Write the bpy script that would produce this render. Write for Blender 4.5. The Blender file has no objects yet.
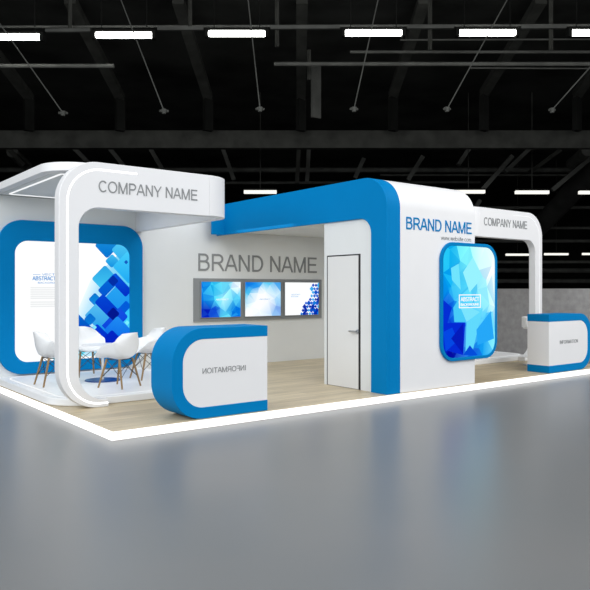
import bpy, bmesh, math, random
from mathutils import Vector, Matrix
from mathutils.geometry import delaunay_2d_cdt
from math import sin, cos, pi, radians, atan2, hypot

S = bpy.context.scene
C = S.collection
R = random.Random(7)

# ------------------------------------------------------------------ camera
CX, CY, CZ = -2.7576, -6.5283, 1.5
FPX = 691.0
cam = bpy.data.cameras.new('camera')
cam_o = bpy.data.objects.new('camera', cam)
C.objects.link(cam_o)
HEAD = atan2(0.612, 0.7907)
cam_o.location = (CX, CY, CZ)
cam_o.rotation_euler = (pi / 2, 0, -HEAD)
cam.sensor_width = 36
cam.lens = FPX / 590 * 36
cam.shift_y = -5 / 590
cam.clip_end = 400
S.camera = cam_o

# ------------------------------------------------------------------ exposure, world, lights
S.view_settings.view_transform = 'Standard'
S.view_settings.look = 'None'
S.view_settings.gamma = 1
S.view_settings.exposure = 0.0
W = bpy.data.worlds.new('world')
S.world = W
W.use_nodes = True
W.node_tree.nodes['Background'].inputs[0].default_value = (0.93, 0.97, 1.0, 1)
W.node_tree.nodes['Background'].inputs[1].default_value = 0.62


def area(name, loc, target, sx, sy, power, col=(1, 1, 1)):
    l = bpy.data.lights.new(name, 'AREA')
    l.shape = 'RECTANGLE'; l.size = sx; l.size_y = sy; l.energy = power; l.color = col
    o = bpy.data.objects.new(name, l)
    o.location = loc
    o.rotation_euler = (Vector(target) - Vector(loc)).to_track_quat('-Z', 'Y').to_euler()
    C.objects.link(o)
    return o


# unseen area fills added to light the stand; lounge_lamp backs the canopy's light lines
area('hall_fill_front', (2.0, -12.0, 9.0), (4.5, 0, 1.2), 14, 6, 1150)
area('hall_fill_left', (-11.0, -1.0, 8.0), (3.0, 1.5, 1.2), 9, 9, 1300, (.95, .98, 1))
area('lounge_lamp', (1.2, 3.0, 2.88), (1.2, 3.0, 0), 1.2, 1.6, 8, (.9, .97, 1))
area('room_fill', (4.9, 2.9, 2.55), (4.9, 2.9, 0), 2.6, 1.6, 15, (1, .98, .93))
area('centre_fill', (3.0, 1.9, 5.5), (3.0, 3.6, 1), 2.6, 2.0, 35)  # added fill over the open middle, no fixture there
area('hall_fill_right', (9.5, -4.5, 8.0), (11.0, 3.0, .3), 5, 7, 420)  # added fill that lifts the partition and the right end


# ------------------------------------------------------------------ materials
def mat(name, col, rough=0.5, spec=0.5, metal=0.0, emit=None, es=1.0):
    m = bpy.data.materials.new(name)
    m.use_nodes = True
    b = m.node_tree.nodes['Principled BSDF']
    b.inputs['Base Color'].default_value = (*col, 1)
    b.inputs['Roughness'].default_value = rough
    b.inputs['Specular IOR Level'].default_value = spec
    b.inputs['Metallic'].default_value = metal
    if emit:
        b.inputs['Emission Color'].default_value = (*emit, 1)
        b.inputs['Emission Strength'].default_value = es
    return m


def noisy(m, scale, amt, stretch=(1, 1, 1), bump=0.0):
    """multiply the base colour by a soft noise: unevenness the surface really has"""
    nt = m.node_tree; n = nt.nodes; b = n['Principled BSDF']
    tc = n.new('ShaderNodeTexCoord'); mp = n.new('ShaderNodeMapping')
    mp.inputs['Scale'].default_value = stretch
    no = n.new('ShaderNodeTexNoise'); no.inputs['Scale'].default_value = scale
    no.inputs['Detail'].default_value = 5
    nt.links.new(tc.outputs['Object'], mp.inputs[0]); nt.links.new(mp.outputs[0], no.inputs['Vector'])
    r = n.new('ShaderNodeMapRange')
    r.inputs['From Min'].default_value = .3; r.inputs['From Max'].default_value = .7
    r.inputs['To Min'].default_value = 1 - amt; r.inputs['To Max'].default_value = 1 + amt
    nt.links.new(no.outputs['Fac'], r.inputs['Value'])
    mx = n.new('ShaderNodeMix'); mx.data_type = 'RGBA'; mx.blend_type = 'MULTIPLY'
    mx.inputs[0].default_value = 1
    mx.inputs[6].default_value = b.inputs['Base Color'].default_value[:]
    nt.links.new(r.outputs[0], mx.inputs[7]); nt.links.new(mx.outputs[2], b.inputs['Base Color'])
    if bump:
        bp = n.new('ShaderNodeBump'); bp.inputs['Strength'].default_value = bump
        bp.inputs['Distance'].default_value = .01
        nt.links.new(no.outputs['Fac'], bp.inputs['Height']); nt.links.new(bp.outputs[0], b.inputs['Normal'])
    return m


WHITE = noisy(mat('white_laminate', (.80, .80, .81), .45, .35), 3, .01)
WALLW = noisy(mat('white_wall_paint', (.74, .76, .76), .6, .3), 2, .015)
DOORW = noisy(mat('door_white', (.74, .74, .73), .5, .3), 2, .01)
BLUE = noisy(mat('blue_laminate', (.0, .197, .49), .55, .06), 3, .015)
GREYT = mat('grey_lettering', (.235, .245, .25), .5)
GREYF = noisy(mat('grey_monitor_panel', (.25, .265, .275), .5, .4), 4, .02)
DARK = mat('gap_shade', (.012, .012, .013), .6)
CHROME = mat('brushed_steel', (.55, .56, .57), .3, .5, 1)
DECKW = noisy(mat('white_gloss_deck', (.89, .90, .91), .4, .35), 3, .01)
CHAIRW = noisy(mat('white_shell_plastic', (.80, .81, .82), .35, .5), 3, .01)
WOODL = noisy(mat('beech_leg', (.25, .155, .065), .5), 20, .12, (1, 1, .1))
WIRE = mat('dark_wire', (.05, .05, .055), .4, .5, .8)
NAVY = noisy(mat('navy_table_base', (.006, .05, .22), .3), 4, .02)
POST = mat('pale_post', (.62, .66, .68), .35)
BEAM = noisy(mat('dark_painted_steel', (.062, .063, .056), .8, .2), 1.2, .3)
PIPE = noisy(mat('grey_pipe_paint', (.12, .122, .112), .7, .25), 1.2, .25)
DUCT = noisy(mat('dark_duct_sheet', (.05, .05, .048), .7, .3), .8, .25)
BLACKC = noisy(mat('black_hall_paint', (.016, .0165, .015), .95, .1), .4, .4)
ROOFM = noisy(mat('black_roof_sheet', (.05, .051, .047), .95, .1), .25, .5)
FABRIC = noisy(mat('grey_partition_cloth', (.37, .362, .36), .95, .05), 9, .12, bump=.3)


def emissive(name, col, s):
    m = bpy.data.materials.new(name); m.use_nodes = True
    n = m.node_tree.nodes; n.remove(n['Principled BSDF'])
    e = n.new('ShaderNodeEmission'); e.inputs[0].default_value = (*col, 1); e.inputs[1].default_value = s
    m.node_tree.links.new(e.outputs[0], n['Material Output'].inputs[0])
    return m


LED = emissive('white_light_strip', (1, 1, 1), 1.9)
LEDSOFT = emissive('soft_light_strip', (.97, .99, 1), 1.0)
EDGE = emissive('platform_edge_light', (1, 1, 1), 1.5)
TUBE = emissive('hall_tube_light', (1, 1, .95), 9.0)
TUBE2 = emissive('far_tube_light', (1, .98, .9), 1.1)


def picture_mat():
    m = bpy.data.materials.new('lit_picture'); m.use_nodes = True
    nt = m.node_tree; n = nt.nodes
    b = n['Principled BSDF']
    a = n.new('ShaderNodeAttribute'); a.attribute_name = 'Col'
    b.inputs['Base Color'].default_value = (.0, .0, .0, 1)
    b.inputs['Roughness'].default_value = .4
    b.inputs['Specular IOR Level'].default_value = .02
    nt.links.new(a.outputs['Color'], b.inputs['Emission Color'])
    b.inputs['Emission Strength'].default_value = 1.03
    return m


PICT = picture_mat()


def wood_mat():
    m = bpy.data.materials.new('oak_plank_floor'); m.use_nodes = True
    nt = m.node_tree; n = nt.nodes; b = n['Principled BSDF']; L = nt.links.new
    tc = n.new('ShaderNodeTexCoord')
    br = n.new('ShaderNodeTexBrick'); br.offset = .37; br.squash = 1
    br.inputs['Scale'].default_value = 1
    br.inputs['Brick Width'].default_value = 1.9; br.inputs['Row Height'].default_value = .19
    br.inputs['Mortar Size'].default_value = .0015
    br.inputs['Color1'].default_value = (.585, .485, .325, 1)
    br.inputs['Color2'].default_value = (.47, .385, .25, 1)
    br.inputs['Mortar'].default_value = (.28, .23, .16, 1)
    L(tc.outputs['Object'], br.inputs['Vector'])
    mp = n.new('ShaderNodeMapping'); mp.inputs['Scale'].default_value = (.55, 6, 1)
    no = n.new('ShaderNodeTexNoise'); no.inputs['Scale'].default_value = 2.2; no.inputs['Detail'].default_value = 8
    no.inputs['Roughness'].default_value = .6
    L(tc.outputs['Object'], mp.inputs[0]); L(mp.outputs[0], no.inputs['Vector'])
    rp = n.new('ShaderNodeMapRange'); rp.inputs['From Min'].default_value = .3; rp.inputs['From Max'].default_value = .7
    rp.inputs['To Min'].default_value = .78; rp.inputs['To Max'].default_value = 1.2
    L(no.outputs['Fac'], rp.inputs['Value'])
    mx = n.new('ShaderNodeMix'); mx.data_type = 'RGBA'; mx.blend_type = 'MULTIPLY'; mx.inputs[0].default_value = 1
    L(br.outputs['Color'], mx.inputs[6]); L(rp.outputs[0], mx.inputs[7])
    L(mx.outputs[2], b.inputs['Base Color'])
    b.inputs['Roughness'].default_value = .38; b.inputs['Specular IOR Level'].default_value = .35
    return m


WOOD = wood_mat()


def floor_mat():
    m = bpy.data.materials.new('polished_grey_floor'); m.use_nodes = True
    nt = m.node_tree; n = nt.nodes; b = n['Principled BSDF']; L = nt.links.new
    tc = n.new('ShaderNodeTexCoord')
    no = n.new('ShaderNodeTexNoise'); no.inputs['Scale'].default_value = .5; no.inputs['Detail'].default_value = 6
    L(tc.outputs['Object'], no.inputs['Vector'])
    cr = n.new('ShaderNodeValToRGB')
    cr.color_ramp.elements[0].position = .3; cr.color_ramp.elements[0].color = (.165, .173, .177, 1)
    cr.color_ramp.elements[1].position = .7; cr.color_ramp.elements[1].color = (.185, .185, .186, 1)
    L(no.outputs['Fac'], cr.inputs[0]); L(cr.outputs[0], b.inputs['Base Color'])
    b.inputs['Roughness'].default_value = .31
    b.inputs['Specular IOR Level'].default_value = .35
    return m


FLOORM = floor_mat()


# ------------------------------------------------------------------ mesh helpers
def finish(name, bm, m, parent=None, angle=35, bev=0, smooth=True):
    bmesh.ops.recalc_face_normals(bm, faces=bm.faces)
    me = bpy.data.meshes.new(name)
    bm.to_mesh(me); bm.free()
    for mm in (m if isinstance(m, (list, tuple)) else [m]):
        me.materials.append(mm)
    if smooth:
        for p in me.polygons: p.use_smooth = True
        me.set_sharp_from_angle(angle=radians(angle))
    o = bpy.data.objects.new(name, me)
    C.objects.link(o)
    if parent:
        o.parent = parent
        o.matrix_parent_inverse = Matrix.Translation(parent.matrix_basis.translation).inverted() if parent.matrix_basis.to_3x3() == Matrix.Identity(3) else parent.matrix_basis.inverted()
    if bev:
        md = o.modifiers.new('bevel', 'BEVEL'); md.width = bev; md.segments = 2
        md.limit_method = 'ANGLE'; md.angle_limit = radians(50)
    return o


def tag(o, label=None, cat=None, group=None, kind=None):
    if label: o['label'] = label
    if cat: o['category'] = cat
    if group: o['group'] = group
    if kind: o['kind'] = kind
    return o


def thing(name, label, cat, loc=(0, 0, 0), rz=0, group=None):
    o = bpy.data.objects.new(name, None)
    o.empty_display_size = .1
    C.objects.link(o)
    o.matrix_basis = Matrix.Translation(loc) @ Matrix.Rotation(rz, 4, 'Z')
    return tag(o, label, cat, group)


def P3(plane, u, v, d):
    return {'xz': (u, d, v), 'yz': (d, u, v), 'xy': (u, v, d)}[plane]


def prism(bm, poly, plane, d0, d1, mi=0):
    a = [bm.verts.new(P3(plane, u, v, d0)) for u, v in poly]
    b = [bm.verts.new(P3(plane, u, v, d1)) for u, v in poly]
    fs = [bm.faces.new(a), bm.faces.new(b[::-1])]
    k = len(poly)
    for i in range(k):
        fs.append(bm.faces.new((a[i], a[(i + 1) % k], b[(i + 1) % k], b[i])))
    for f in fs: f.material_index = mi
    return bm


def ring(bm, outer, inner, plane, d0, d1):
    k = len(outer)
    assert k == len(inner)
    vs = [[bm.verts.new(P3(plane, u, v, d)) for u, v in pl] for pl in (outer, inner) for d in (d0, d1)]
    o0, o1, i0, i1 = vs
    for i in range(k):
        j = (i + 1) % k
        bm.faces.new((o0[i], o0[j], i0[j], i0[i]))
        bm.faces.new((o1[i], i1[i], i1[j], o1[j]))
        bm.faces.new((o0[i], o1[i], o1[j], o0[j]))
        bm.faces.new((i0[i], i0[j], i1[j], i1[i]))
    return bm


def strip(bm, outer, inner, plane, d0, d1):
    """open band between two polylines"""
    return prism(bm, list(outer) + list(inner)[::-1], plane, d0, d1)


def arc(cx, cy, r, a0, a1, n=14):
    return [(cx + r * cos(radians(a0 + (a1 - a0) * i / n)), cy + r * sin(radians(a0 + (a1 - a0) * i / n))) for i in range(n + 1)]


def rrect(x0, x1, z0, z1, r, n=12):
    return (arc(x1 - r, z0 + r, r, -90, 0, n) + arc(x1 - r, z1 - r, r, 0, 90, n) +
            arc(x0 + r, z1 - r, r, 90, 180, n) + arc(x0 + r, z0 + r, r, 180, 270, n))


def box(bm, x0, x1, y0, y1, z0, z1):
    return prism(bm, [(x0, y0), (x1, y0), (x1, y1), (x0, y1)], 'xy', z0, z1)


def tube(bm, p0, p1, r, n=10, r1=None):
    p0 = Vector(p0); p1 = Vector(p1); d = p1 - p0
    r1 = r if r1 is None else r1
    q = d.to_track_quat('Z', 'Y')
    rings = []
    for p, rr in ((p0, r), (p1, r1)):
        rings.append([bm.verts.new(p + q @ Vector((rr * cos(2 * pi * i / n), rr * sin(2 * pi * i / n), 0))) for i in range(n)])
    a, b = rings
    for i in range(n):
        bm.faces.new((a[i], a[(i + 1) % n], b[(i + 1) % n], b[i]))
    bm.faces.new(a[::-1]); bm.faces.new(b)
    return bm


def bar(bm, p0, p1, w, h):
    """rectangular bar from p0 to p1"""
    p0 = Vector(p0); p1 = Vector(p1); d = (p1 - p0).normalized()
    s = d.cross(Vector((0, 0, 1)))
    s = s.normalized() if s.length > .01 else Vector((1, 0, 0))
    u = s.cross(d).normalized()
    vs = [[bm.verts.new(p + s * (a * w / 2) + u * (b * h / 2)) for a, b in ((-1, -1), (1, -1), (1, 1), (-1, 1))] for p in (p0, p1)]
    a, b = vs
    for i in range(4):
        bm.faces.new((a[i], a[(i + 1) % 4], b[(i + 1) % 4], b[i]))
    bm.faces.new(a[::-1]); bm.faces.new(b)
    return bm


def offset_band(path, w):
    """closed polygon of a band of width w centred on an open 2-D path"""
    L_, R_ = [], []
    n = len(path)
    for i, p in enumerate(path):
        a = path[max(0, i - 1)]; b = path[min(n - 1, i + 1)]
        dx, dy = b[0] - a[0], b[1] - a[1]; l = hypot(dx, dy) or 1
        nx, ny = -dy / l * w / 2, dx / l * w / 2
        L_.append((p[0] + nx, p[1] + ny)); R_.append((p[0] - nx, p[1] - ny))
    return L_, R_


def band(bm, path, w, plane, d0, d1):
    l, r = offset_band(path, w)
    for i in range(len(path) - 1):
        prism(bm, [l[i], l[i + 1], r[i + 1], r[i]], plane, d0, d1)
    return bm


def _glyphs():
    """plain sans letters as strokes: name -> (advance, [paths]); cap height 1"""
    def el(cx, cy, rx, ry, a0, a1, n=16):
        return [(cx + rx * cos(radians(a0 + (a1 - a0) * i / n)), cy + ry * sin(radians(a0 + (a1 - a0) * i / n))) for i in range(n + 1)]
    h = .06; t = 1 - h; g = {}
    g['A'] = (.93, [[(.05, 0), (.44, 1)], [(.49, 1), (.88, 0)], [(.2, .33), (.73, .33)]])
    g['B'] = (.93, [[(.16, 0), (.16, 1)], [(.16, t), (.5, t)] + el(.5, .745, .24, t - .745, 90, -90, 10) + [(.16, .55)], [(.16, .55), (.54, .55)] + el(.54, .305, .27, .245, 90, -90, 10) + [(.16, h)]])
    g['C'] = (1.0, [el(.53, .5, .41, .45, 42, 318, 26)])
    g['D'] = (1.0, [[(.16, 0), (.16, 1)], [(.16, t), (.45, t)] + el(.45, .5, .42, t - .5, 90, -90, 18) + [(.16, h)]])
    g['E'] = (.93, [[(.16, 0), (.16, 1)], [(.16, t), (.84, t)], [(.16, .52), (.79, .52)], [(.16, h), (.86, h)]])
    g['F'] = (.85, [[(.16, 0), (.16, 1)], [(.16, t), (.8, t)], [(.16, .5), (.7, .5)]])
    g['G'] = (1.08, [el(.55, .5, .44, .45, 42, 325, 26) + [(.95, .47), (.58, .47)]])
    g['I'] = (.39, [[(.195, 0), (.195, 1)]])
    g['K'] = (.93, [[(.16, 0), (.16, 1)], [(.16, .33), (.82, 1)], [(.4, .58), (.86, 0)]])
    g['M'] = (1.16, [[(.15, 0), (.15, 1)], [(.17, 1), (.58, 0)], [(.58, 0), (.99, 1)], [(1.01, 0), (1.01, 1)]])
    g['N'] = (1.0, [[(.16, 0), (.16, 1)], [(.17, .98), (.83, .02)], [(.84, 0), (.84, 1)]])
    g['O'] = (1.08, [el(.54, .5, .44, .45, 0, 360, 34)])
    g['P'] = (.93, [[(.16, 0), (.16, 1)], [(.16, t), (.52, t)] + el(.52, .69, .28, .25, 90, -90, 10) + [(.16, .44)]])
    g['R'] = (1.0, [[(.16, 0), (.16, 1)], [(.16, t), (.56, t)] + el(.56, .71, .28, .23, 90, -90, 10) + [(.16, .48)], [(.52, .48), (.68, .36), (.92, 0)]])
    g['S'] = (.93, [el(.46, .735, .33, .205, 20, 250, 14) + el(.46, .27, .36, .21, 80, -160, 16)[1:]])
    g['T'] = (.85, [[(.425, 0), (.425, t)], [(.04, t), (.81, t)]])
    g['U'] = (1.0, [[(.16, 1)] + el(.5, .39, .34, .33, 180, 360, 16) + [(.84, 1)]])
    g['V'] = (.93, [[(.05, 1), (.45, 0)], [(.48, 0), (.88, 1)]])
    g['Y'] = (.93, [[(.46, 0), (.46, .44)], [(.46, .42), (.06, 1)], [(.46, .42), (.87, 1)]])
    g[' '] = (.39, [])
    g['.'] = (.39, [[(.19, 0), (.19, .14)]])
    g['w'] = (.98, [[(.04, .72), (.26, 0)], [(.26, 0), (.49, .72)], [(.49, .72), (.72, 0)], [(.72, 0), (.94, .72)]])
    g['e'] = (.78, [[(.08, .38), (.7, .38)] + el(.39, .36, .31, .31, 3, 320, 18)])
    g['b'] = (.78, [[(.13, 0), (.13, 1)], el(.41, .36, .28, .31, 0, 360, 20)])
    g['s'] = (.70, [el(.35, .52, .23, .15, 25, 250, 10) + el(.35, .205, .25, .15, 80, -160, 10)[1:]])
    g['i'] = (.31, [[(.155, 0), (.155, .72)], [(.155, .88), (.155, 1)]])
    g['t'] = (.39, [[(.17, .95), (.17, .1), (.24, .05), (.36, .05)], [(.03, .68), (.36, .68)]])
    g['c'] = (.70, [el(.38, .36, .3, .31, 45, 315, 16)])
    g['o'] = (.78, [el(.39, .36, .31, .31, 0, 360, 20)])
    g['m'] = (1.16, [[(.13, 0), (.13, .72)], [(.13, .5)] + el(.34, .46, .19, .21, 160, 0, 8) + [(.55, 0)], [(.55, .46)] + el(.77, .46, .2, .21, 160, 0, 8) + [(.98, 0)]])
    return g


GLYPH = _glyphs()


def lettering(name, s, m, x0, x1, z0, z1, y, parent=None, depth=.008, mirror=False, spacing=1.0, bold=0.0):
    """raised letters on a wall facing -y, fitted to the given width and height"""
    w = .128 + bold * 3
    segs = []; cur = 0
    for ch in s:
        adv, paths = GLYPH[ch]
        for p in paths:
            p = [q for i, q in enumerate(p) if i == 0 or hypot(q[0] - p[i - 1][0], q[1] - p[i - 1][1]) > 1e-5]
            closed = hypot(p[0][0] - p[-1][0], p[0][1] - p[-1][1]) < 1e-6
            n = len(p) - 1 if closed else len(p)
            L_, R_ = [], []
            for i in range(len(p)):
                if closed: a, b = p[(i - 1) % n], p[(i + 1) % n]
                else: a, b = p[max(0, i - 1)], p[min(len(p) - 1, i + 1)]
                dx, dy = b[0] - a[0], b[1] - a[1]; l = hypot(dx, dy)
                nx, ny = -dy / l, dx / l
                k = 1.0
                q = p[i + 1] if i + 1 < len(p) else p[i - 1]
                ex, ey = q[0] - p[i][0], q[1] - p[i][1]; el_ = hypot(ex, ey)
                cs = abs(ex * dx + ey * dy) / (el_ * l)
                k = min(1.6, 1 / max(cs, .3))
                L_.append((cur + p[i][0] + nx * w / 2 * k, p[i][1] + ny * w / 2 * k))
                R_.append((cur + p[i][0] - nx * w / 2 * k, p[i][1] - ny * w / 2 * k))
            segs.append((L_, R_))
        cur += adv * spacing
    us = [q[0] for a, b in segs for q in a + b]
    ulo, uhi = min(us), max(us)
    zoff = [0]
    bm = bmesh.new()

    def T(q):
        u = (q[0] - ulo) / (uhi - ulo) * (x1 - x0)
        v = max(0, min(1, q[1])) if s.upper() == s else max(-.0, q[1])
        return (x1 - u if mirror else x0 + u, z0 + v * (z1 - z0))
    for k_, (a, b) in enumerate(segs):
        n = len(a)
        A = [T(q) for q in a]; B = [T(q) for q in b]
        vs = [[bm.verts.new((q[0], yy, q[1])) for q in Q] for Q in (A, B) for yy in (y, y - depth - .0004 * (k_ % 4))]
        a0, a1, b0, b1 = vs
        for i in range(n - 1):
            for f in ((a0[i], a0[i + 1], b0[i + 1], b0[i]), (a1[i], b1[i], b1[i + 1], a1[i + 1]),
                      (a0[i], a1[i], a1[i + 1], a0[i + 1]), (b0[i], b0[i + 1], b1[i + 1], b1[i])):
                bm.faces.new(f)
        bm.faces.new((a0[0], b0[0], b1[0], a1[0])); bm.faces.new((a0[-1], a1[-1], b1[-1], b0[-1]))
    return finish(name, bm, m, parent, smooth=False)


# photo point -> point on the flat wall plane y = const (used only to lay out flat printed artwork)
XA = (893 / 1129.1, 691 / 1129.1)


def on_wall(px, py, yv):
    c = ((px - 295) / FPX, 1.0)
    dx = c[0] * XA[0] + c[1] * XA[1]; dy = -c[0] * XA[1] + c[1] * XA[0]
    t = (yv - CY) / dy
    return CX + t * dx, CZ - (py - 290) / FPX * t


def srgb(c):
    return tuple(((v / 255) / 12.92 if v / 255 <= .04045 else ((v / 255 + .055) / 1.055) ** 2.4) for v in c)


def clip(poly, region):
    """Sutherland-Hodgman against a convex counter-clockwise region"""
    out = list(poly)
    n = len(region)
    for i in range(n):
        a = region[i]; b = region[(i + 1) % n]
        if hypot(b[0] - a[0], b[1] - a[1]) < 1e-7: continue
        side = lambda p: (b[0] - a[0]) * (p[1] - a[1]) - (b[1] - a[1]) * (p[0] - a[0])
        inp, out = out, []
        for k in range(len(inp)):
            p, q = inp[k], inp[(k + 1) % len(inp)]
            sp, sq = side(p), side(q)
            if sp >= 0: out.append(p)
            if (sp >= 0) != (sq >= 0):
                t = sp / (sp - sq)
                out.append((p[0] + t * (q[0] - p[0]), p[1] + t * (q[1] - p[1])))
        if len(out) < 3: return []
    return out


class Picture:
    """flat lit artwork: coloured polygons, each 0.4 mm proud of the last"""
    def __init__(s, region, y, step=.0005):
        s.bm = bmesh.new(); s.col = s.bm.loops.layers.float_color.new('Col')
        s.region = region; s.y = y; s.k = 0; s.step = step

    def add(s, poly, cols, lift=True):
        """cols: one colour, or a function of (u, v)"""
        p = clip(poly, s.region)
        if len(p) < 3: return
        if lift: s.k += 1
        y = s.y - s.k * s.step
        f = s.bm.faces.new([s.bm.verts.new((u, y, v)) for u, v in p])
        for l in f.loops:
            c = cols(l.vert.co.x, l.vert.co.z) if callable(cols) else cols
            l[s.col] = (*srgb(c), 1)

    def done(s, name, parent):
        me = bpy.data.meshes.new(name)
        for f in s.bm.faces:
            f.normal_update()
            if f.normal.y > 0: f.normal_flip()
        s.bm.to_mesh(me); s.bm.free()
        me.materials.append(PICT)
        o = bpy.data.objects.new(name, me); C.objects.link(o)
        if parent:
            o.parent = parent; o.matrix_parent_inverse = parent.matrix_basis.inverted()
        return o


def facets(pic, x0, x1, z0, z1, samples, n, seed, jit=22, alpha=1.0, base=None):
    """low-poly triangles coloured from a few sample colours; samples: (u, v, rgb) with u, v in 0..1 (v up)"""
    r = random.Random(seed)
    pts = [(x0, z0), (x1, z0), (x1, z1), (x0, z1)]
    for t in (.2, .45, .75):
        pts += [(x0, z0 + (z1 - z0) * (t + r.uniform(-.07, .07))), (x1, z0 + (z1 - z0) * (t + r.uniform(-.07, .07))),
                (x0 + (x1 - x0) * t, z0), (x0 + (x1 - x0) * (t + .05), z1)]
    for _ in range(n):
        pts.append((r.uniform(x0 + .03 * (x1 - x0), x1 - .03 * (x1 - x0)), r.uniform(z0 + .03 * (z1 - z0), z1 - .03 * (z1 - z0))))
    vs, _, fs, *_ = delaunay_2d_cdt([Vector(p) for p in pts], [], [], 0, 1e-6)
    pic.k += 1
    for f in fs:
        tri = [(vs[i].x, vs[i].y) for i in f]
        cu = (sum(p[0] for p in tri) / 3 - x0) / (x1 - x0); cv = (sum(p[1] for p in tri) / 3 - z0) / (z1 - z0)
        j = r.uniform(-jit, jit)

        def shade(X, Z, j=j, cu=cu, cv=cv):
            u = .55 * cu + .45 * (X - x0) / (x1 - x0); v = .55 * cv + .45 * (Z - z0) / (z1 - z0)
            ws = [(1 / (hypot(u - a, v - b) ** 3.5 + 1e-4), c) for a, b, c in samples]
            tw = sum(w for w, _ in ws)
            return tuple(max(0, min(255, sum(w * cc[k] for w, cc in ws) / tw + j * (1.0 if k < 2 else .4))) for k in range(3))
        pic.add(tri, shade, lift=False)


# ------------------------------------------------------------------ hall (its own axes run with the line of sight)
FWD = Vector((sin(HEAD), cos(HEAD), 0)); RGT = Vector((cos(HEAD), -sin(HEAD), 0))
CP = Vector((CX, CY, 0))


def hall(r, d, z):
    return CP + RGT * r + FWD * d + Vector((0, 0, z))


def hpt(px, py, d):
    return hall((px - 295) / FPX * d, d, 1.5 - (py - 290) / FPX * d)


bm = bmesh.new()
prism(bm, [tuple(hall(r, d, 0).xy) for r, d in ((-75, -40), (75, -40), (75, 110), (-75, 110))], 'xy', -.2, 0)
tag(finish('floor', bm, FLOORM, smooth=False), 'polished grey exhibition hall floor around the stand', kind='structure')
bm = bmesh.new()
prism(bm, [tuple(hall(r, d, 0).xy) for r, d in ((-75, 9), (75, 9), (75, 110), (-75, 110))], 'xy', 14.5, 14.8)
tag(finish('ceiling', bm, ROOFM, smooth=False), 'black painted exhibition hall roof', kind='structure')
bm = bmesh.new()
prism(bm, [tuple(hall(r, d, 0).xy) for r, d in ((-75, 109.5), (75, 109.5), (75, 110), (-75, 110))], 'xy', 0, 14.5)
tag(finish('wall_back', bm, BLACKC, smooth=False), 'black far wall of the hall', kind='structure')
for nm, r0, r1 in (('wall_left', -75, -74.5), ('wall_right', 74.5, 75)):
    bm = bmesh.new()
    prism(bm, [tuple(hall(r, d, 0).xy) for r, d in ((r0, 9), (r1, 9), (r1, 109.5), (r0, 109.5))], 'xy', 0, 14.5)
    tag(finish(nm, bm, BLACKC, smooth=False), 'black side wall of the hall', kind='structure')

# grey cloth partition beyond the right end of the stand
t = thing('partition_wall', 'long grey cloth partition standing beyond the right end of the stand', 'partition', (10.95, 8, 0))
bm = bmesh.new(); box(bm, 10.95, 11.03, -9, 28, .0, 1.53)
finish('cloth_panel', bm, FABRIC, t)


# --- roof steel
def beam_thing(name, label, cat, pts, w, h, m=BEAM, group=None, round_=False):
    o = None
    bm = bmesh.new()
    for a, b in zip(pts[:-1], pts[1:]):
        if round_: tube(bm, a, b, w / 2, 12)
        else: bar(bm, a, b, w, h)
    o = finish(name, bm, m)
    return tag(o, label, cat, group)


beam_thing('roof_girder', 'deep dark girder running across the whole hall roof', 'beam',
           [hall(-45, 40, 10.18), hall(45, 40, 10.18)], .5, 1.0, BEAM)
for i, (a, b, c, where) in enumerate([
        ((-38, 10), (29, 97), 131, 'far left above the stand'), ((70, 0), (120, 97), 131, 'between the two leftmost tube lights'),
        ((178, 0), (208, 97), 131, 'just left of the third tube light'), ((302, 0), (301, 97), 131, 'upright in the middle of the roof'),
        ((424, 0), (393, 95), 131, 'right of the fourth tube light'), ((541, 0), (484, 93), 131, 'right of the fifth tube light'),
        ((640, 0), (577, 95), 131, 'at the right edge of the roof')]):
    p0 = hpt(a[0] + (a[0] - b[0]) * .35, a[1] - (b[1] - a[1]) * .35, 30); p0.z = min(p0.z, 14.3)
    p1 = hpt(b[0], b[1], 38.6)
    p2 = hpt(b[0], c, 38.6)
    t = thing('roof_rafter', 'slanting dark rafter with its post, ' + where, 'beam', p1, 0, None)
    bm = bmesh.new(); bar(bm, hpt(a[0], a[1], 30), p1, .5, .35); finish('rafter', bm, BEAM, t)
    bm = bmesh.new(); bar(bm, p1, p2, .5, .3); finish('post', bm, BLACKC, t)

PG = 'thin pipes crossing the hall roof'
for y0, y1, x0, x1, d, w, lab in [
        (27, 25, -60, 650, 27.5, .10, 'thin dark conduit just above the front row of tube lights'),
        (66, 66, -60, 114, 27, .16, 'grey pipe under the leftmost tube light'),
        (64, 64, 274, 660, 29, .17, 'grey pipe crossing the right half of the roof'),
        (52, 52, 350, 660, 30, .13, 'thin pipe close under the right tube lights'),
        (40, 39, 400, 660, 31, .08, 'faint pipe level with the right tube lights'),
        (68, 69, 470, 660, 30.5, .07, 'thin cable below the grey pipe at the right'),
        (170, 170, -60, 660, 58, .42, 'pale grey pipe seen below the deep girder'),
        (184, 182, -60, 480, 62, .26, 'lower grey pipe behind the blue beam of the stand'),
        (175, 175, 380, 700, 59, .2, 'thin pipe beside the pale grey pipe at the right'),
        (208, 207, 430, 700, 64, .3, 'dark pipe below the second row of lights'),
        (228, 228, 430, 700, 66, .25, 'dark pipe seen over the top of the right frame'),
        (241, 241, 430, 700, 68, .3, 'dark pipe seen through the top of the right frame'),
        (262, 262, 430, 700, 72, .3, 'dark pipe below the farthest row of lights'),
        (270, 271, 430, 700, 76, .5, 'broad dark rail low at the far end of the hall'),
        (281, 281, 430, 700, 80, .5, 'lowest dark rail just above the grey partition')]:
    beam_thing('roof_pipe', lab, 'pipe', [hpt(x0, y0, d), hpt(x1, y1, d)], w, w, PIPE, None, True)

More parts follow.
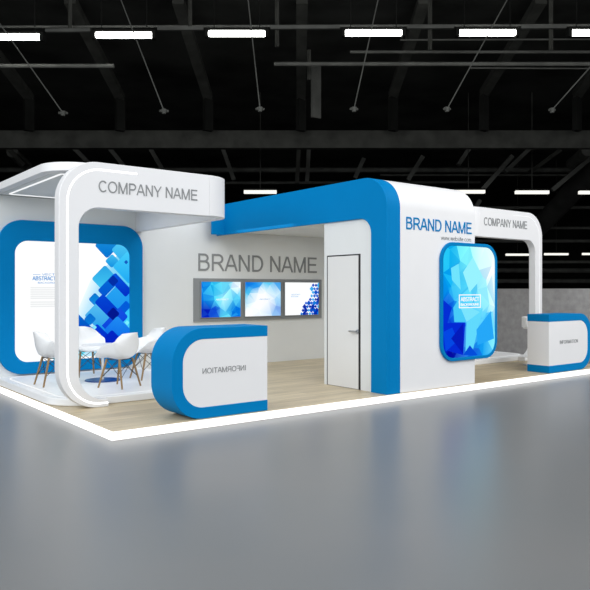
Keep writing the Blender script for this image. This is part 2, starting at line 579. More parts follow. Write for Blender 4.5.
# struts behind the girder (second bay)
for x0, y0, x1, y1, d, w, lab in [
        (4, 144, 26, 166, 50, .7, 'slanting strut under the girder at the far left'),
        (74, 148, 92, 166, 52, .5, 'slanting strut above the left canopy corner'),
        (108, 146, 124, 166, 52, .45, 'slanting strut above the company lettering'),
        (149, 146, 164, 172, 52, .5, 'slanting strut above the left fascia'),
        (222, 146, 234, 180, 52, .5, 'slanting strut right of the left fascia'),
        (299, 146, 297, 184, 52, .9, 'upright twin strut in the middle bay'),
        (309, 146, 307, 182, 53, .5, 'second upright strut of the middle bay'),
        (364, 158, 355, 178, 50, .14, 'thin rod above the blue corner of the stand'),
        (423, 156, 408, 180, 50, .18, 'thin slanting rod above the white box'),
        (470, 147, 458, 165, 52, .5, 'short slanting strut right of the white box'),
        (512, 156, 480, 192, 50, .45, 'slanting strut above the right lettering'),
        (530, 148, 505, 172, 54, .5, 'dark slanting strut under the girder at right'),
        (560, 150, 530, 172, 56, .6, 'slanting strut above the farther lights'),
        (600, 150, 552, 190, 50, .35, 'slanting strut near the right edge'),
        (480, 200, 452, 245, 56, .4, 'strut behind the end of the white box')]:
    beam_thing('roof_strut', lab, 'strut', [hpt(x0, y0, d), hpt(x1, y1, d)], w, .3, PIPE if w < .6 else BEAM, None)
beam_thing('air_duct', 'broad dark air duct slanting down at the right edge of the hall', 'duct',
           [hpt(640, 120, 46), hpt(538, 228, 62)], 1.7, 1.7, DUCT, None, True)
beam_thing('air_duct', 'short grey duct end hanging under the girder at right', 'duct',
           [hpt(588, 150, 48), hpt(572, 164, 52)], .9, .9, PIPE, None, True)
beam_thing('air_duct', 'short grey duct end at the far left, close under the girder', 'duct',
           [hpt(12, 152, 50), hpt(27, 166, 54)], .8, .8, PIPE, None, True)
for x, y0, y1, d in ((70, 0, 30, 27), (190, 0, 30, 27), (277, 0, 47, 28), (430, 0, 50, 28), (551, 0, 50, 28), (316, 65, 118, 34), (309, 50, 80, 30)):
    beam_thing('hanging_rod', 'short upright dark rod hanging in the roof %s' % (
        {70: 'over the gap right of the leftmost light', 190: 'left of the third light', 277: 'between the third and fourth lights',
         430: 'right of the fourth light', 551: 'between the fifth and last lights', 316: 'below the middle rafter',
         309: 'beside the middle rafter'}[x]), 'rod', [hpt(x, y0, d), hpt(x, y1, d)], .12 if x != 316 else .55, .12, BEAM if x != 316 else PIPE)

for i, (x0, y0, x1, y1, lab) in enumerate([
        (-17, 0, 63, 113, 'slanting cable and lamp head at the far left of the roof'),
        (121, 0, 164, 111, 'slanting cable and lamp head left of the third tube light'),
        (247, -10, 260, 109, 'nearly upright cable and lamp head below the third tube light'),
        (378, 0, 354, 109, 'slanting cable and lamp head below the fourth tube light'),
        (507, 0, 447, 109, 'slanting cable and lamp head below the fifth tube light'),
        (650, 0, 552, 110, 'slanting cable and lamp head near the right edge')]):
    e = hpt(x1, y1, 24)
    t = thing('hanging_lamp_head', lab, 'hanging lamp', e)
    bm = bmesh.new(); tube(bm, hpt(x0, y0, 24), e, .022, 6); finish('cable', bm, PIPE, t)
    bm = bmesh.new(); tube(bm, e + Vector((0, 0, .06)), e - Vector((0, 0, .1)), .1, 12, .07)
    tube(bm, e - Vector((.16, 0, .02)), e + Vector((.16, 0, .02)), .045, 8)
    finish('lamp_head', bm, PIPE, t)

# --- hall lights
ord_ = ['leftmost', 'second', 'third', 'fourth', 'fifth', 'rightmost']
for i, (x0, x1, y) in enumerate([(-17, 40.7, 37), (95.6, 152.5, 35.2), (208.4, 265.4, 33.6), (345, 402, 33), (458.8, 515.7, 32.8), (571, 628, 32.8)]):
    d = 25.8
    t = thing('tube_light', 'bright white tube light in the front row, %s of the six' % ord_[i], 'ceiling light', hpt((x0 + x1) / 2, y, d), 0)
    a = hpt(x0, y, d); b = hpt(x1, y, d)
    bm = bmesh.new(); bar(bm, a, b, .22, .2); finish('lit_tube', bm, TUBE, t, bev=.05)
    bm = bmesh.new(); bar(bm, a + Vector((0, 0, .14)), b + Vector((0, 0, .14)), .26, .07)
    for q, s in ((a, -1), (b, 1)):
        bar(bm, q, q + RGT * (s * .12), .26, .3)
    finish('housing', bm, BLACKC, t)
    for k in (.1, .9):
        p = a + (b - a) * k
        bm = bmesh.new(); tube(bm, p + Vector((0, 0, .16)), (p.x, p.y, 14.52), .018, 6)
        finish('hanger', bm, BLACKC, t)
xs = [(-17, 40.7), (95.6, 152.5), (208.4, 265.4), (345, 402), (458.8, 515.7), (571, 628)]
for i in range(5):
    y = (36.2, 34.4, 33.2, 32.8, 32.8)[i] - 3.5
    beam_thing('light_rail', 'thin rail joining the %s and next tube light of the front row' % ord_[i], 'rail',
               [hpt(xs[i][1] + 5, y - 2, 25.8), hpt(xs[i + 1][0] - 5, y - 2.4, 25.8)], .12, .12, PIPE)
for d, row, lst in [(45.5, 'second', [(244, 276.6, 192, 'just above the far end of the blue beam'), (452, 484.7, 191.8, 'above the end of the white box'),
                                      (515.4, 548.6, 192.3, 'above the right frame corner'), (579, 612, 192.5, 'at the right edge')]),
                    (69., 'third', [(506, 529, 254.7, 'seen through the right frame'), (544.5, 568, 254.2, 'just right of the right frame'), (582.5, 606, 254, 'at the right edge')])]:
    for x0, x1, y, where in lst:
        t = thing('tube_light', 'small distant tube light, %s row, %s' % (row, where), 'ceiling light', hpt((x0 + x1) / 2, y, d))
        a = hpt(x0, y, d); b = hpt(x1, y, d)
        bm = bmesh.new(); bar(bm, a, b, .3, .2); finish('lit_tube', bm, TUBE2, t)
        bm = bmesh.new(); bar(bm, a + Vector((0, 0, .16)), b + Vector((0, 0, .16)), .34, .1); finish('housing', bm, BLACKC, t)
        bm = bmesh.new()
        tube(bm, (a + b) / 2 + Vector((0, 0, .2)), Vector(((a + b) / 2).xy.to_tuple() + (14.5,)), .03, 6)
        finish('hanger', bm, BEAM, t)

# ------------------------------------------------------------------ the stand
WID, DEP, PZ = 9.72, 4.5, .095
t = thing('stand_platform', 'low wood-floored platform of the stand with a glowing white edge', 'platform', (0, 0, 0))
bm = bmesh.new(); box(bm, .012, WID - .012, .012, DEP, .0, PZ); finish('plank_deck', bm, WOOD, t, smooth=False)
bm = bmesh.new(); ring(bm, [(0, 0), (WID, 0), (WID, DEP + .012), (0, DEP + .012)],
                       [(.012, .012), (WID - .012, .012), (WID - .012, DEP), (.012, DEP)], 'xy', .004, PZ - .004)
finish('glowing_edge', bm, EDGE, t, smooth=False)

# back wall of the stand
BY = 4.4
t = thing('booth_back_wall', 'tall white back wall of the stand', 'wall panel', (0, BY, PZ))
bm = bmesh.new(); box(bm, 0.0, WID - .012, BY, BY + .09, PZ, 2.93); finish('wall_panel', bm, WALLW, t, smooth=False)
lettering('brand_lettering', 'BRAND NAME', GREYT, 3.493, 6.258, 1.848, 2.162, BY - .0002, t, .012, bold=-.004)


# --- lounge frames and canopies. mirrored about the middle of the stand for the right one
def lounge(mx, name, label, plabel):
    """mx maps x of the left lounge to world x"""
    F = lambda poly: [(mx(u), v) for u, v in poly]
    T = thing(name, label, 'canopy', (mx(1.2), 1.5, PZ))
    Y0, Y1 = 1.45, 1.6
    # C-shaped front: foot, leg, fascia
    outer = [(.57, PZ)] + arc(.47 - .03, PZ + .47, .47, 270, 180, 18)[1:] + arc(.44, 2.56, .47, 180, 90, 18) + [(1.98, 3.03)]
    outer[1:1] = [(.44, PZ)]
    inner = [(1.98, 2.485), (.47, 2.485)] + arc(.455, 2.235, .25, 90, 180, 14) + arc(.205 + .33, PZ + .09 + .33, .33, 180, 270, 14)[:] + [(.575, PZ + .09)]
    bm = bmesh.new(); prism(bm, F(outer + inner), 'xz', Y0, Y1)
    finish('front_frame', bm, WHITE, T, bev=.006)
    # light line let into the frame
    path = [(.565, .142), (.47, .142)] + arc(.47, .142 + .40, .40, 270, 180, 14)[1:] + arc(.47, 2.54, .40, 180, 90, 14) + [(.94, 2.94)]
    bm = bmesh.new(); band(bm, F(path), .02 if mx(0) < 1 else .014, 'xz', Y0 - .003, Y0 + .01)
    finish('light_line', bm, LED if mx(0) < 1 else LEDSOFT, T, smooth=False)
    # ring round the canopy: deep at the inner side, shallow at the outer side
    rr = .42; th = .12
    xi = 2.4
    outp = [(1.98, Y0)] + arc(xi - rr, Y0 + rr, rr, -90, 0, 16) + [(xi, BY)]
    inp = [(1.98, Y1)] + arc(xi - rr, Y0 + rr, rr - th, -90, 0, 16) + [(xi - th, BY)]
    inp[0] = (1.98, Y0 + th)
    bm = bmesh.new(); strip(bm, F(outp), F(inp), 'xy', 2.49, 3.03)
    finish('fascia_ring', bm, WHITE, T, bev=.006)
    bm = bmesh.new()
    outp = arc(.42, 2.08, .47, 270, 180, 16) + [(-.05, BY + .09)]
    inp = arc(.42, 2.08, .35, 270, 180, 16) + [(.07, BY + .09)]
    strip(bm, F(outp), F(inp), 'xy', 2.932, 3.038)
    finish('side_fascia', bm, WHITE, T, bev=.006)
    # ceiling of the canopy
    ce = [(1.98, Y1)] + arc(xi - rr, Y0 + rr, rr - th, -90, 0, 10) + [(xi - th, BY)] + [(.08, BY), (.08, 2.0)] + arc(.42, 2.0, .34, 180, 270, 10) + [(.42, Y1)]
    bm = bmesh.new(); prism(bm, F(ce), 'xy', 2.935, 2.99)
    finish('ceiling_panel', bm, WALLW, T, smooth=False)
    lp = rrect(.165, 2.1, 1.95, 4.24, .06, 8); l2 = rrect(.19, 2.075, 1.975, 4.215, .04, 8)
    bm = bmesh.new(); ring(bm, F(lp), F(l2), 'xy', 2.925, 2.94)
    finish('ceiling_light_line', bm, LEDSOFT, T, smooth=False)
    # raised floor
    D = thing('lounge_floor', plabel, 'raised floor', (mx(1.2), 3, PZ))
    fl = [(2.4, Y1 + .005), (2.4, BY - .002), (.02, BY - .002)] + arc(.5 + .02, Y1 + .005 + .5, .5, 180, 270, 14)
    bm = bmesh.new(); prism(bm, F(fl), 'xy', PZ + .001, .19)
    finish('deck', bm, DECKW, D, bev=.012)
    lo = rrect(.13, 2.27, 1.72, 4.3, .30, 8); l2 = rrect(.155, 2.245, 1.745, 4.275, .275, 8)
    bm = bmesh.new(); ring(bm, F(lo), F(l2), 'xy', .189, .1925)
    finish('floor_light_line', bm, LEDSOFT, D, smooth=False)
    return T


TL = lounge(lambda x: x, 'lounge_canopy', 'white curved canopy on a C-shaped leg at the left, over the lounge chairs',
            'raised white lounge floor at the left with thin light line, under the chairs')
TR = lounge(lambda x: 9.70 - x, 'lounge_canopy', 'white curved canopy on a C-shaped leg at the right end of the stand',
            'raised white floor beyond the white box at the right')
lettering('company_lettering', 'COMPANY NAME', GREYT, .445, 1.79, 2.675, 2.815, 1.4499, TL, .006, bold=-.004)
lettering('company_lettering', 'COMPANY NAME', GREYT, 7.84, 9.20, 2.70, 2.85, 1.4499, TR, .006, bold=.002)

# --- storage box with blue portal
FX, FY = 3.874, .03
ZT = 3.052
t = thing('storage_box', 'white room of the stand with a bright blue portal and rounded top edge', 'booth room', (FX, FY, PZ))
tarc = arc(FY + .44, ZT - .44, .44, 180, 90, 18)
outerp = [(FY, PZ)] + tarc
bm = bmesh.new()
prism(bm, outerp + [(BY - .003, ZT), (BY - .003, 2.495)] + arc(.557, 2.275, .22, 90, 180, 14) + [(.337, PZ)], 'yz', FX, FX + .04)
prism(bm, outerp + [(BY - .003, ZT), (BY - .003, 2.6), (1.37, 2.6), (.337, 2.6), (.337, PZ)], 'yz', FX + .04, FX + .255)
box(bm, 3.615, FX, 4.12, 4.16, 2.495, ZT)
finish('blue_portal', bm, BLUE, t, angle=30, bev=.004)
bm = bmesh.new()
prism(bm, outerp + [(BY - .003, ZT), (BY - .003, 2.6), (1.37, 2.6), (1.37, PZ)], 'yz', FX + .256, 5.74)
finish('white_box', bm, WHITE, t, angle=30, bev=.008)
# door wall
bm = bmesh.new()
dy0, dy1, dz = .625, 1.285, 1.99
prism(bm, [(.338, PZ), (.338, 2.6), (1.369, 2.6), (1.369, PZ), (dy1 + .028, PZ), (dy1 + .028, dz + .02), (dy0 - .045, dz + .02), (dy0 - .045, PZ)], 'yz', FX + .035, FX + .25)
finish('door_wall', bm, WALLW, t, smooth=False)
bm = bmesh.new(); box(bm, FX + .041, FX + .12, dy0 - .0445, dy1 + .0275, PZ + .001, dz + .0195)  # dark sheet put in for the shade inside the door gap
finish('door_gap_shade', bm, DARK, t, smooth=False)
bm = bmesh.new(); box(bm, FX + .030, FX + .040, dy0, dy1, PZ + .006, dz)
door = finish('door', bm, DOORW, t, smooth=False)
bm = bmesh.new()
tube(bm, (FX + .036, .635, .915), (FX - .02, .635, .915), .014, 10)
tube(bm, (FX - .018, .625, .915), (FX - .018, .765, .915), .014, 10)
tube(bm, (FX + .036, .635, .915), (FX + .02, .635, .915), .03, 16)
finish('door_handle', bm, CHROME, door)
bm = bmesh.new(); box(bm, FX + .042, WID - 2.5, 1.371, BY - .004, 2.575, 2.598)
finish('soffit', bm, WALLW, t, smooth=False)
lettering('brand_lettering', 'BRAND NAME', BLUE, 4.245, 5.655, 2.335, 2.505, FY - .0001, t, .006, bold=.004)
lettering('website_lettering', 'www.website.com', GREYT, 4.966, 5.643, 2.22, 2.283, FY - .0001, t, .003, bold=-.012)

# --- lit picture panel on the white box
t = thing('display_panel', 'tall rounded lit panel of pale blue facets on the white box', 'display panel', (5.58, FY, .46))
bm = bmesh.new(); ring(bm, rrect(4.925, 6.235, .465, 2.195, .27, 12), rrect(4.975, 6.182, .513, 2.145, .22, 12), 'xz', FY - .04, FY - .001)
finish('blue_frame', bm, BLUE, t, bev=.006)
bm = bmesh.new(); prism(bm, rrect(4.97, 6.187, .508, 2.15, .225, 12), 'xz', FY - .03, FY - .002)
finish('backing', bm, WALLW, t, smooth=False)
pic = Picture(rrect(4.975, 6.182, .513, 2.145, .22, 12), FY - .0305)
SM = [(.1, .9, (20, 185, 240)), (.45, .88, (120, 238, 250)), (.75, .93, (215, 252, 255)), (.95, .75, (245, 255, 255)), (.1, .7, (0, 165, 240)),
      (.45, .65, (95, 225, 250)), (.8, .55, (150, 240, 255)), (.97, .45, (215, 255, 255)), (.08, .4, (0, 60, 215)), (.25, .42, (30, 150, 240)),
      (.5, .42, (80, 210, 250)), (.85, .32, (60, 190, 250)), (.1, .18, (0, 25, 195)), (.3, .2, (0, 60, 220)), (.5, .15, (90, 205, 250)),
      (.75, .12, (25, 170, 245)), (.97, .15, (130, 235, 255)), (.15, .03, (0, 20, 160)), (.55, .02, (0, 70, 215)), (.3, .62, (60, 200, 245))]
facets(pic, 4.97, 6.19, .505, 2.155, SM, 46, 11, 20)


def wp(pts, y=FY - .03):
    return [on_wall(px, py, y) for px, py in pts]


def crop8(pts):
    return wp([(430 + a / 4.54, 235 + b / 4.54) for a, b in pts])


for pts, c in [([(150, 170), (195, 100), (240, 190), (180, 260)], (150, 240, 252)), ([(95, 150), (130, 130), (140, 250), (100, 205)], (110, 225, 250)),
               ([(55, 290), (100, 330), (70, 420), (50, 470)], (0, 45, 210)), ([(60, 400), (160, 398), (150, 545), (60, 520)], (0, 40, 210)),
               ([(105, 330), (130, 290), (160, 395), (110, 395)], (70, 200, 245)), ([(165, 400), (240, 330), (190, 540), (160, 545)], (95, 215, 250)),
               ([(150, 545), (180, 500), (215, 545)], (0, 75, 215)), ([(210, 430), (275, 345), (290, 470), (215, 500)], (35, 165, 245)),
               ([(60, 440), (100, 420), (125, 480), (70, 530)], (0, 70, 225)), ([(95, 470), (150, 400), (150, 540)], (0, 25, 185)),
               ([(125, 300), (225, 350), (165, 395)], (120, 225, 250))]:
    pic.add(crop8(pts)[::1], c)
pic.done('facet_picture', t)
bx = crop8([(130, 270), (228, 330)])
(xa, za), (xb, zb) = bx
bm = bmesh.new()
ring(bm, [(xa, zb), (xb, zb), (xb, za), (xa, za)], [(xa + .012, zb + .014), (xb - .012, zb + .014), (xb - .012, za - .014), (xa + .012, za - .014)], 'xz', FY - .042, FY - .037)
finish('caption_border', bm, emissive('caption_white', (1, 1, 1), 1), t, smooth=False)
CAPW = bpy.data.materials['caption_white']
lettering('caption_lettering', 'ABSTRACT', CAPW, xa + .04, xb - .04, zb + .10, za - .04, FY - .037, t, .003, bold=.01)
lettering('caption_lettering', 'BACKGROUND', CAPW, xa + .04, xb - .04, zb + .035, zb + .07, FY - .037, t, .003, bold=.01)

# --- lounge wall panel: blue surround, white field with overlapping blue squares
t = thing('display_panel', 'large blue framed lit panel with overlapping blue squares on the lounge wall', 'display panel', (1.24, BY, .22))
x0, x1, z0, z1 = .055, 2.385, .215, 2.57
bm = bmesh.new(); ring(bm, rrect(x0, x1, z0, z1, .36, 12), rrect(.295, 2.152, .395, 2.255, .2, 12), 'xz', BY - .06, BY - .001)
finish('blue_frame', bm, BLUE, t, bev=.006)
bm = bmesh.new(); prism(bm, rrect(.30, 2.17, .39, 2.27, .2, 12), 'xz', BY - .03, BY - .002)
finish('backing', bm, WALLW, t, smooth=False)
reg = rrect(.295, 2.152, .395, 2.255, .2, 12)
PY_ = BY - .0305
pic = Picture(reg, PY_, .0004)
pic.add([(.3, .39), (2.2, .39), (2.2, 2.3), (.3, 2.3)], (254, 255, 255))


def c70(u, v):
    return on_wall(70 + u / 4.9125, 230 + v / 4.9125, PY_)


# soft cyan wash behind the squares
for k, (u, v) in enumerate([(230, 480)]):
    a = c70(100, 250); b = c70(300, 60); c = c70(300, 620); d = c70(-60, 620)
    pic.add([a, d, c, b][::1], lambda X, Z, a=a: (235, 250, 255) if X < 1.7 else (90, 205, 245))


def mix(a, b, k): return tuple(a[i] + (b[i] - a[i]) * k for i in range(3))


def diamond(u, v, hw, hh, c1, c2=None):
    """square on its corner, or a bar when hw != hh (sides at 45 degrees); hw along down-right, hh along up-right"""
    X, Z = c70(u, v)
    s = .0163 / 4.9125 * 1.02 / 1.0
    e1 = (1 / 2 ** .5 * hw * s, -1 / 2 ** .5 * hw * s); e2 = (1 / 2 ** .5 * hh * s, 1 / 2 ** .5 * hh * s)
    rr = min(.035, hw * s * .35, hh * s * .35)
    base = rrect(-hw * s, hw * s, -hh * s, hh * s, rr, 3)
    q = 1 / 2 ** .5
    poly = [(X + a * q + b * q, Z - a * q + b * q) for a, b in base]
    c2 = c2 or c1
    zt = Z + (hw + hh) * s * q; zb_ = Z - (hw + hh) * s * q
    pic.add(poly, lambda x, z: mix(c1, c2, max(0, min(1, (zt - z) / (zt - zb_)))))


for args in [
        (182, 78, 44, 44, (30, 150, 220), (0, 110, 205)), (262, 100, 44, 44, (90, 205, 245), (40, 170, 235)),
        (206, 152, 24, 26, (70, 190, 240), (10, 140, 220)),
        (286, 185, 60, 55, (70, 205, 250), (25, 165, 240)), (276, 158, 8, 8, (20, 90, 190)),
        (172, 240, 48, 48, (40, 160, 225), (70, 205, 245)), (240, 345, 60, 62, (40, 165, 240), (20, 140, 235)),
        (192, 272, 24, 58, (0, 105, 215), (0, 85, 205)), (248, 270, 62, 24, (0, 85, 220), (0, 40, 195)),
        (212, 250, 20, 20, (0, 45, 165)), (122, 340, 23, 23, (0, 115, 205), (20, 140, 225)),
        (150, 420, 58, 56, (90, 195, 240), (40, 150, 230)), (190, 385, 72, 30, (0, 70, 210), (0, 40, 190)),
        (290, 420, 42, 40, (50, 190, 250), (60, 210, 250)), (255, 395, 20, 50, (0, 90, 215)),
        (210, 460, 34, 80, (20, 80, 225), (0, 60, 215)), (212, 412, 24, 24, (0, 20, 140)),
        (240, 500, 62, 50, (30, 140, 240), (0, 90, 225)), (98, 438, 22, 22, (0, 105, 205), (10, 125, 215)),
        (60, 470, 60, 26, (0, 105, 205), (0, 60, 185)), (110, 520, 30, 66, (40, 170, 235), (0, 90, 210)),
        (160, 530, 70, 30, (0, 60, 215), (0, 30, 180)), (205, 560, 50, 50, (0, 35, 195), (0, 30, 180)),
        (30, 560, 60, 60, (70, 210, 245), (120, 230, 250)), (288, 560, 40, 30, (20, 120, 235), (0, 60, 205)),
        (280, 455, 9, 9, (120, 235, 255)), (120, 478, 8, 8, (130, 230, 250)), (-40, 600, 50, 50, (100, 215, 240))]:
    diamond(*args)
pic.done('square_picture', t)
BLT = emissive('blue_print', srgb((60, 150, 225)), .9)
GRT = emissive('faint_grey_print', srgb((238, 240, 241)), 1.0)
ty = PY_ - .002
def tl(s, m, px0, px1, py0, py1, **k):
    a = on_wall(px0, py1, ty); b = on_wall(px1, py0, ty)
    lettering('poster_lettering', s, m, a[0], b[0], a[1], b[1], ty, t, .002, **k)
tl('VECTOR', BLT, 42, 62, 273.6, 275.4)
tl('ABSTRACT BA', BLT, 32.5, 63, 276.6, 280.3, bold=.02)
tl('BACKGROUND', BLT, 38, 62, 282, 283.6)
bm = bmesh.new()
for py in (274.5,):
    a = on_wall(33, py, ty); b = on_wall(40.5, py, ty); prism(bm, [(a[0], a[1] - .003), (b[0], a[1] - .003), (b[0], a[1] + .003), (a[0], a[1] + .003)], 'xz', ty - .001, ty)
finish('printed_rule', bm, BLT, t, smooth=False)
bm = bmesh.new()
for py in (287.6, 289.8, 292, 294.2, 296.4, 298.4, 302.2, 304.4, 306.6):
    a = on_wall(30.5, py, ty); b = on_wall(60, py, ty); prism(bm, [(a[0], a[1] - .011), (b[0], a[1] - .011), (b[0], a[1] + .011), (a[0], a[1] + .011)], 'xz', ty - .001, ty)
finish('printed_paragraph', bm, GRT, t, smooth=False)

# --- three monitors on their grey board
t = tag(finish('monitor_board', box(bmesh.new(), 3.39, 6.37, BY - .03, BY - .001, .928, 1.712), GREYF, smooth=False),
        'long grey board on the back wall holding three monitors', 'board')
MG = 'monitors on the grey board of the back wall'


def monitor(xa, xb, label):
    m = thing('monitor', label, 'monitor', ((xa + xb) / 2, BY - .05, 1.0), 0, None)
    bm = bmesh.new(); box(bm, xa, xb, BY - .055, BY - .031, .992, 1.658)
    finish('casing', bm, GREYF, m, smooth=False)
    b = .012
    return m, Picture([(xa + b, 1.0), (xb - b, 1.0), (xb - b, 1.65), (xa + b, 1.65)], BY - .0555), xa + b, xb - b


m1, p1, a, b = monitor(3.515, 4.38, 'leftmost wall monitor showing deep blue and cyan facets')
facets(p1, a, b, 1.0, 1.65, [(.05, .95, (0, 120, 225)), (.3, .85, (40, 190, 240)), (.6, .9, (110, 225, 250)), (.9, .9, (235, 250, 255)), (.1, .55, (20, 140, 230)),
    (.4, .5, (60, 205, 245)), (.55, .5, (190, 245, 255)), (.85, .5, (70, 190, 240)), (.08, .2, (0, 40, 185)), (.3, .15, (0, 60, 205)), (.6, .1, (90, 210, 245)), (.9, .15, (0, 120, 225))], 28, 5, 22)
p1.done('screen', m1)
m2, p2, a, b = monitor(4.46, 5.315, 'middle wall monitor, mostly white with blue clouds in its corners')
facets(p2, a, b, 1.0, 1.65, [(.05, .95, (0, 110, 220)), (.3, .93, (20, 140, 235)), (.6, .97, (90, 200, 245)), (.95, .93, (60, 160, 235)), (.06, .7, (70, 190, 240)),
    (.5, .55, (255, 255, 255)), (.4, .6, (255, 255, 255)), (.6, .45, (255, 255, 255)), (.25, .55, (240, 250, 255)), (.45, .25, (255, 255, 255)), (.5, .75, (245, 252, 255)), (.3, .4, (255, 255, 255)), (.2, .2, (250, 253, 255)), (.65, .35, (250, 253, 255)), (.05, .45, (190, 232, 250)), (.1, .05, (255, 255, 255)), (.5, .1, (240, 250, 255)),
    (.9, .2, (120, 165, 235)), (.8, .08, (150, 200, 245)), (.95, .45, (160, 215, 250)), (.85, .7, (215, 240, 252))], 34, 8, 4)
p2.done('screen', m2)
m3, p3, a, b = monitor(5.40, 6.275, 'rightmost wall monitor, white with blue squares down its right side')
p3.add([(a, 1.0), (b, 1.0), (b, 1.65), (a, 1.65)], (252, 254, 255))
r3 = random.Random(3)
for q in range(9):
    for w_ in range(7):
        cz_ = 1.02 + q * .072; cx_ = b - .01 - w_ * .072 - (q % 2) * .036
        if (b - cx_) > (.50 - .40 * q / 8) + r3.uniform(-.06, .06): continue
        h = .036 * r3.choice([1.0, 1.1, 1.6])
        c = r3.choice([(0, 80, 200), (15, 120, 220), (50, 170, 238), (0, 45, 170), (5, 100, 215)])
        p3.add([(cx_ + h, cz_), (cx_, cz_ + h), (cx_ - h, cz_), (cx_, cz_ - h)], c)
p3.done('screen', m3)
LB = emissive('pale_blue_print', srgb((140, 190, 235)), .95)
lettering('screen_lettering', 'ABSTRACT', LB, 5.56, 5.79, 1.395, 1.42, BY - .0595, m3, .002)
lettering('screen_lettering', 'BACKGROUND', LB, 5.56, 5.74, 1.36, 1.378, BY - .0595, m3, .002)
lettering('screen_lettering', 'ABSTRACT', LB, 4.80, 5.05, 1.31, 1.335, BY - .057, m2, .002)
lettering('screen_lettering', 'ABSTRACT', CAPW, 3.83, 4.10, 1.31, 1.34, BY - .057, m1, .002)


# --- information counters
def counter(mx, label, mirror, deep):
    F = lambda poly: [(mx(u), v) for u, v in poly]
    xa, xb = (.69 if mirror else .575), 1.93; ya, yb = .05, deep; zb_, zt = PZ + .001, 1.085; th = .122; r = .37
    T = thing('information_counter', label, 'counter', (mx(1.3), .27, PZ))
    out = [(xb, zb_)] + arc(xa + r, zb_ + r, r, 270, 180, 16) + arc(xa + r, zt - r, r, 180, 90, 16) + [(xb, zt)]
    out[1:1] = []
    ri = r - .12
    inn = [(xb, zb_ + th)] + arc(xa + .13 + ri, zb_ + th + ri, ri, 270, 180, 16) + arc(xa + .13 + ri, zt - th - ri, ri, 180, 90, 16) + [(xb, zt - th)]
    bm = bmesh.new(); strip(bm, F(out), F(inn), 'xz', ya, yb)
    finish('blue_surround', bm, BLUE, T, angle=30, bev=.004)
    q = .0008
    inn2 = [(xb - .002, zb_ + th + q)] + arc(xa + .13 + ri, zb_ + th + ri, ri - q, 270, 180, 16) + arc(xa + .13 + ri, zt - th - ri, ri - q, 180, 90, 16) + [(xb - .002, zt - th - q)]
    bm = bmesh.new(); prism(bm, F(inn2), 'xz', ya + .004, yb - .004)
    finish('white_cabinet', bm, WHITE, T, angle=30)
    if mirror:
        lettering('counter_lettering', 'INFORMATION', GREYT, 1.06, 1.625, .585, .645, ya + .0038, T, .003, mirror=True)
    else:
        lettering('counter_lettering', 'INFORMATION', GREYT, mx(1.60), mx(1.03), .575, .635, ya + .0038, T, .003, bold=.004)
    return T


counter(lambda x: x, 'blue and white counter at the left with mirrored lettering, its rounded end towards the lounge', True, .55)
counter(lambda x: 9.67 - x, 'blue and white counter at the right edge with its flat end towards the white box', False, .47)


# --- lounge chairs and table
def make_chair():
    root = thing('shell_chair', None, 'chair')
    NU, NV = 20, 22
    # centre line: x forward, z up (above the floor), half width, side lift, lip
    key = [(0.0, .245, .385, .21, .03), (.12, .20, .40, .23, .07), (.3, .08, .385, .265, .19), (.48, -.08, .375, .275, .23),
           (.62, -.185, .42, .275, .20), (.74, -.225, .52, .265, .11), (.88, -.25, .65, .21, .03), (1.0, -.275, .745, .12, -.02)]

    def at(v):
        for a, b in zip(key[:-1], key[1:]):
            if v <= b[0] + 1e-9:
                k = (v - a[0]) / (b[0] - a[0]); k = k * k * (3 - 2 * k) * .5 + k * .5
                return [a[i] + (b[i] - a[i]) * k for i in range(1, 5)]
    bm = bmesh.new()
    rows = []
    for j in range(NV + 1):
        v = j / NV
        cx, cz, hw, lift = at(v)
        row = []
        for i in range(NU + 1):
            u = -1 + 2 * i / NU
            au = abs(u)
            y = hw * (u if au < .8 else math.copysign(.8 + (au - .8) * .75, u))
            z = cz + lift * au ** 2.6
            x = cx + (.10 * v if v > .5 else .04) * au ** 2.2 * (1.4 if v > .55 else .4)
            row.append(bm.verts.new((x, y, z)))
        rows.append(row)
    for j in range(NV):
        for i in range(NU):
            bm.faces.new((rows[j][i], rows[j][i + 1], rows[j + 1][i + 1], rows[j + 1][i]))
    sh = finish('shell', bm, CHAIRW, root, angle=80)
    md = sh.modifiers.new('thick', 'SOLIDIFY'); md.thickness = .011; md.offset = 0
    md = sh.modifiers.new('smooth', 'SUBSURF'); md.levels = 1; md.render_levels = 1
    F = {}
    for sx in (1, -1):
        for sy in (1, -1):
            foot = (sx * .20, sy * .195, 0); top = (sx * .105, sy * .135, .385)
            F[(sx, sy)] = (foot, top)
            bm = bmesh.new(); tube(bm, foot, top, .012, 10, .016)
            finish('leg', bm, WOODL, root)
    bm = bmesh.new()
    lerp = lambda a, b, k: tuple(a[i] + (b[i] - a[i]) * k for i in range(3))
    cor = [(1, 1), (1, -1), (-1, -1), (-1, 1)]
    for a, b in zip(cor, cor[1:] + cor[:1]):
        tube(bm, lerp(*F[a], .35), lerp(*F[b], .97), .0042, 6)
        tube(bm, lerp(*F[b], .35), lerp(*F[a], .97), .0042, 6)
        tube(bm, lerp(*F[a], .98), lerp(*F[b], .98), .006, 6)
    finish('wire_brace', bm, WIRE, root)
    return root


ch = make_chair()


def place(src, x, y, rz, label, group=None, first=False):
    if first: r = src
    else:
        r = src.copy(); C.objects.link(r)
        for c in src.children:
            d = c.copy(); C.objects.link(d); d.parent = r; d.matrix_parent_inverse = Matrix.Identity(4)
    r.matrix_basis = Matrix.Translation((x, y, .1905)) @ Matrix.Rotation(rz, 4, 'Z')
    tag(r, label, 'chair', group)
    return r


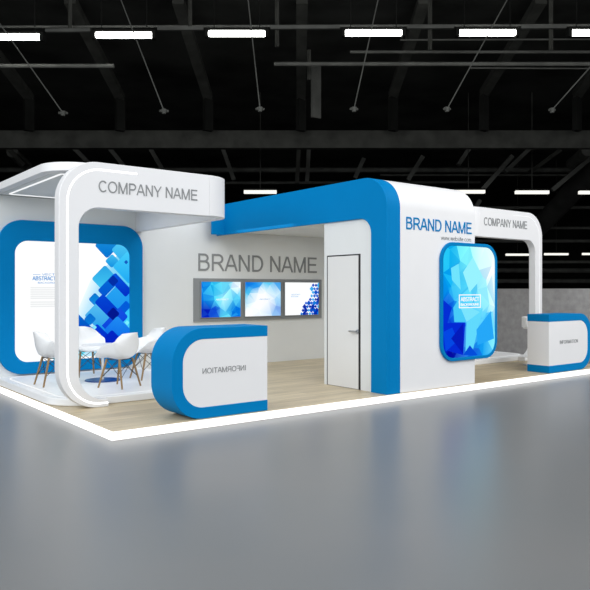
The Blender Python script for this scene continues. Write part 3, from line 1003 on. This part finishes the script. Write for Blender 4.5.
for c in ch.children: c.matrix_parent_inverse = Matrix.Identity(4)
G_ = 'white shell chairs around the lounge table'
place(ch, 1.09, 2.32, 2.05, 'white shell chair with wooden legs, nearest the viewer, its back to the aisle', G_, True)
place(ch, .45, 3.07, 0, 'white shell chair left of the curved leg, seen from the side facing right', G_)
place(ch, 1.19, 3.78, -pi / 2, 'white shell chair behind the table, facing the aisle', G_)
place(ch, 1.80, 2.92, pi, 'white shell chair partly behind the blue end of the left counter', G_)

T = thing('lounge_table', 'small round table with a pale post and navy disc base between the lounge chairs', 'table', (1.17, 3.1, .1905))
bm = bmesh.new(); tube(bm, (1.17, 3.1, .1905), (1.17, 3.1, .205), .255, 48, .245); finish('base_disc', bm, NAVY, T)
bm = bmesh.new(); tube(bm, (1.17, 3.1, .205), (1.17, 3.1, .70), .018, 16); finish('post', bm, POST, T)
bm = bmesh.new(); tube(bm, (1.17, 3.1, .70), (1.17, 3.1, .712), .30, 48); finish('table_top', bm, WHITE, T)

# --- bar stool behind the right counter: only the edge of its seat back shows past the counter
SX, SY = 8.67, .95
T = thing('bar_stool', 'white bar stool standing behind the right counter, only its rounded back showing', 'stool', (SX, SY, PZ + .001))
bm = bmesh.new(); tube(bm, (SX, SY, PZ + .001), (SX, SY, PZ + .014), .2, 32, .19); finish('base', bm, CHROME, T)
bm = bmesh.new(); tube(bm, (SX, SY, PZ + .014), (SX, SY, .775), .025, 16); finish('post', bm, CHROME, T)
bm = bmesh.new()
prism(bm, [(SX + .19 * cos(2 * pi * k / 32), SY + .19 * sin(2 * pi * k / 32)) for k in range(32)], 'xy', .775, .83)
finish('seat', bm, CHAIRW, T, bev=.015)
bm = bmesh.new()
a = [(SX + .215 * cos(radians(q)), SY + .215 * sin(radians(q))) for q in range(0, 181, 9)]
b = [(SX + .185 * cos(radians(q)), SY + .185 * sin(radians(q))) for q in range(0, 181, 9)]
strip(bm, a, b, 'xy', .80, 1.0)
finish('seat_back', bm, CHAIRW, T, bev=.012)
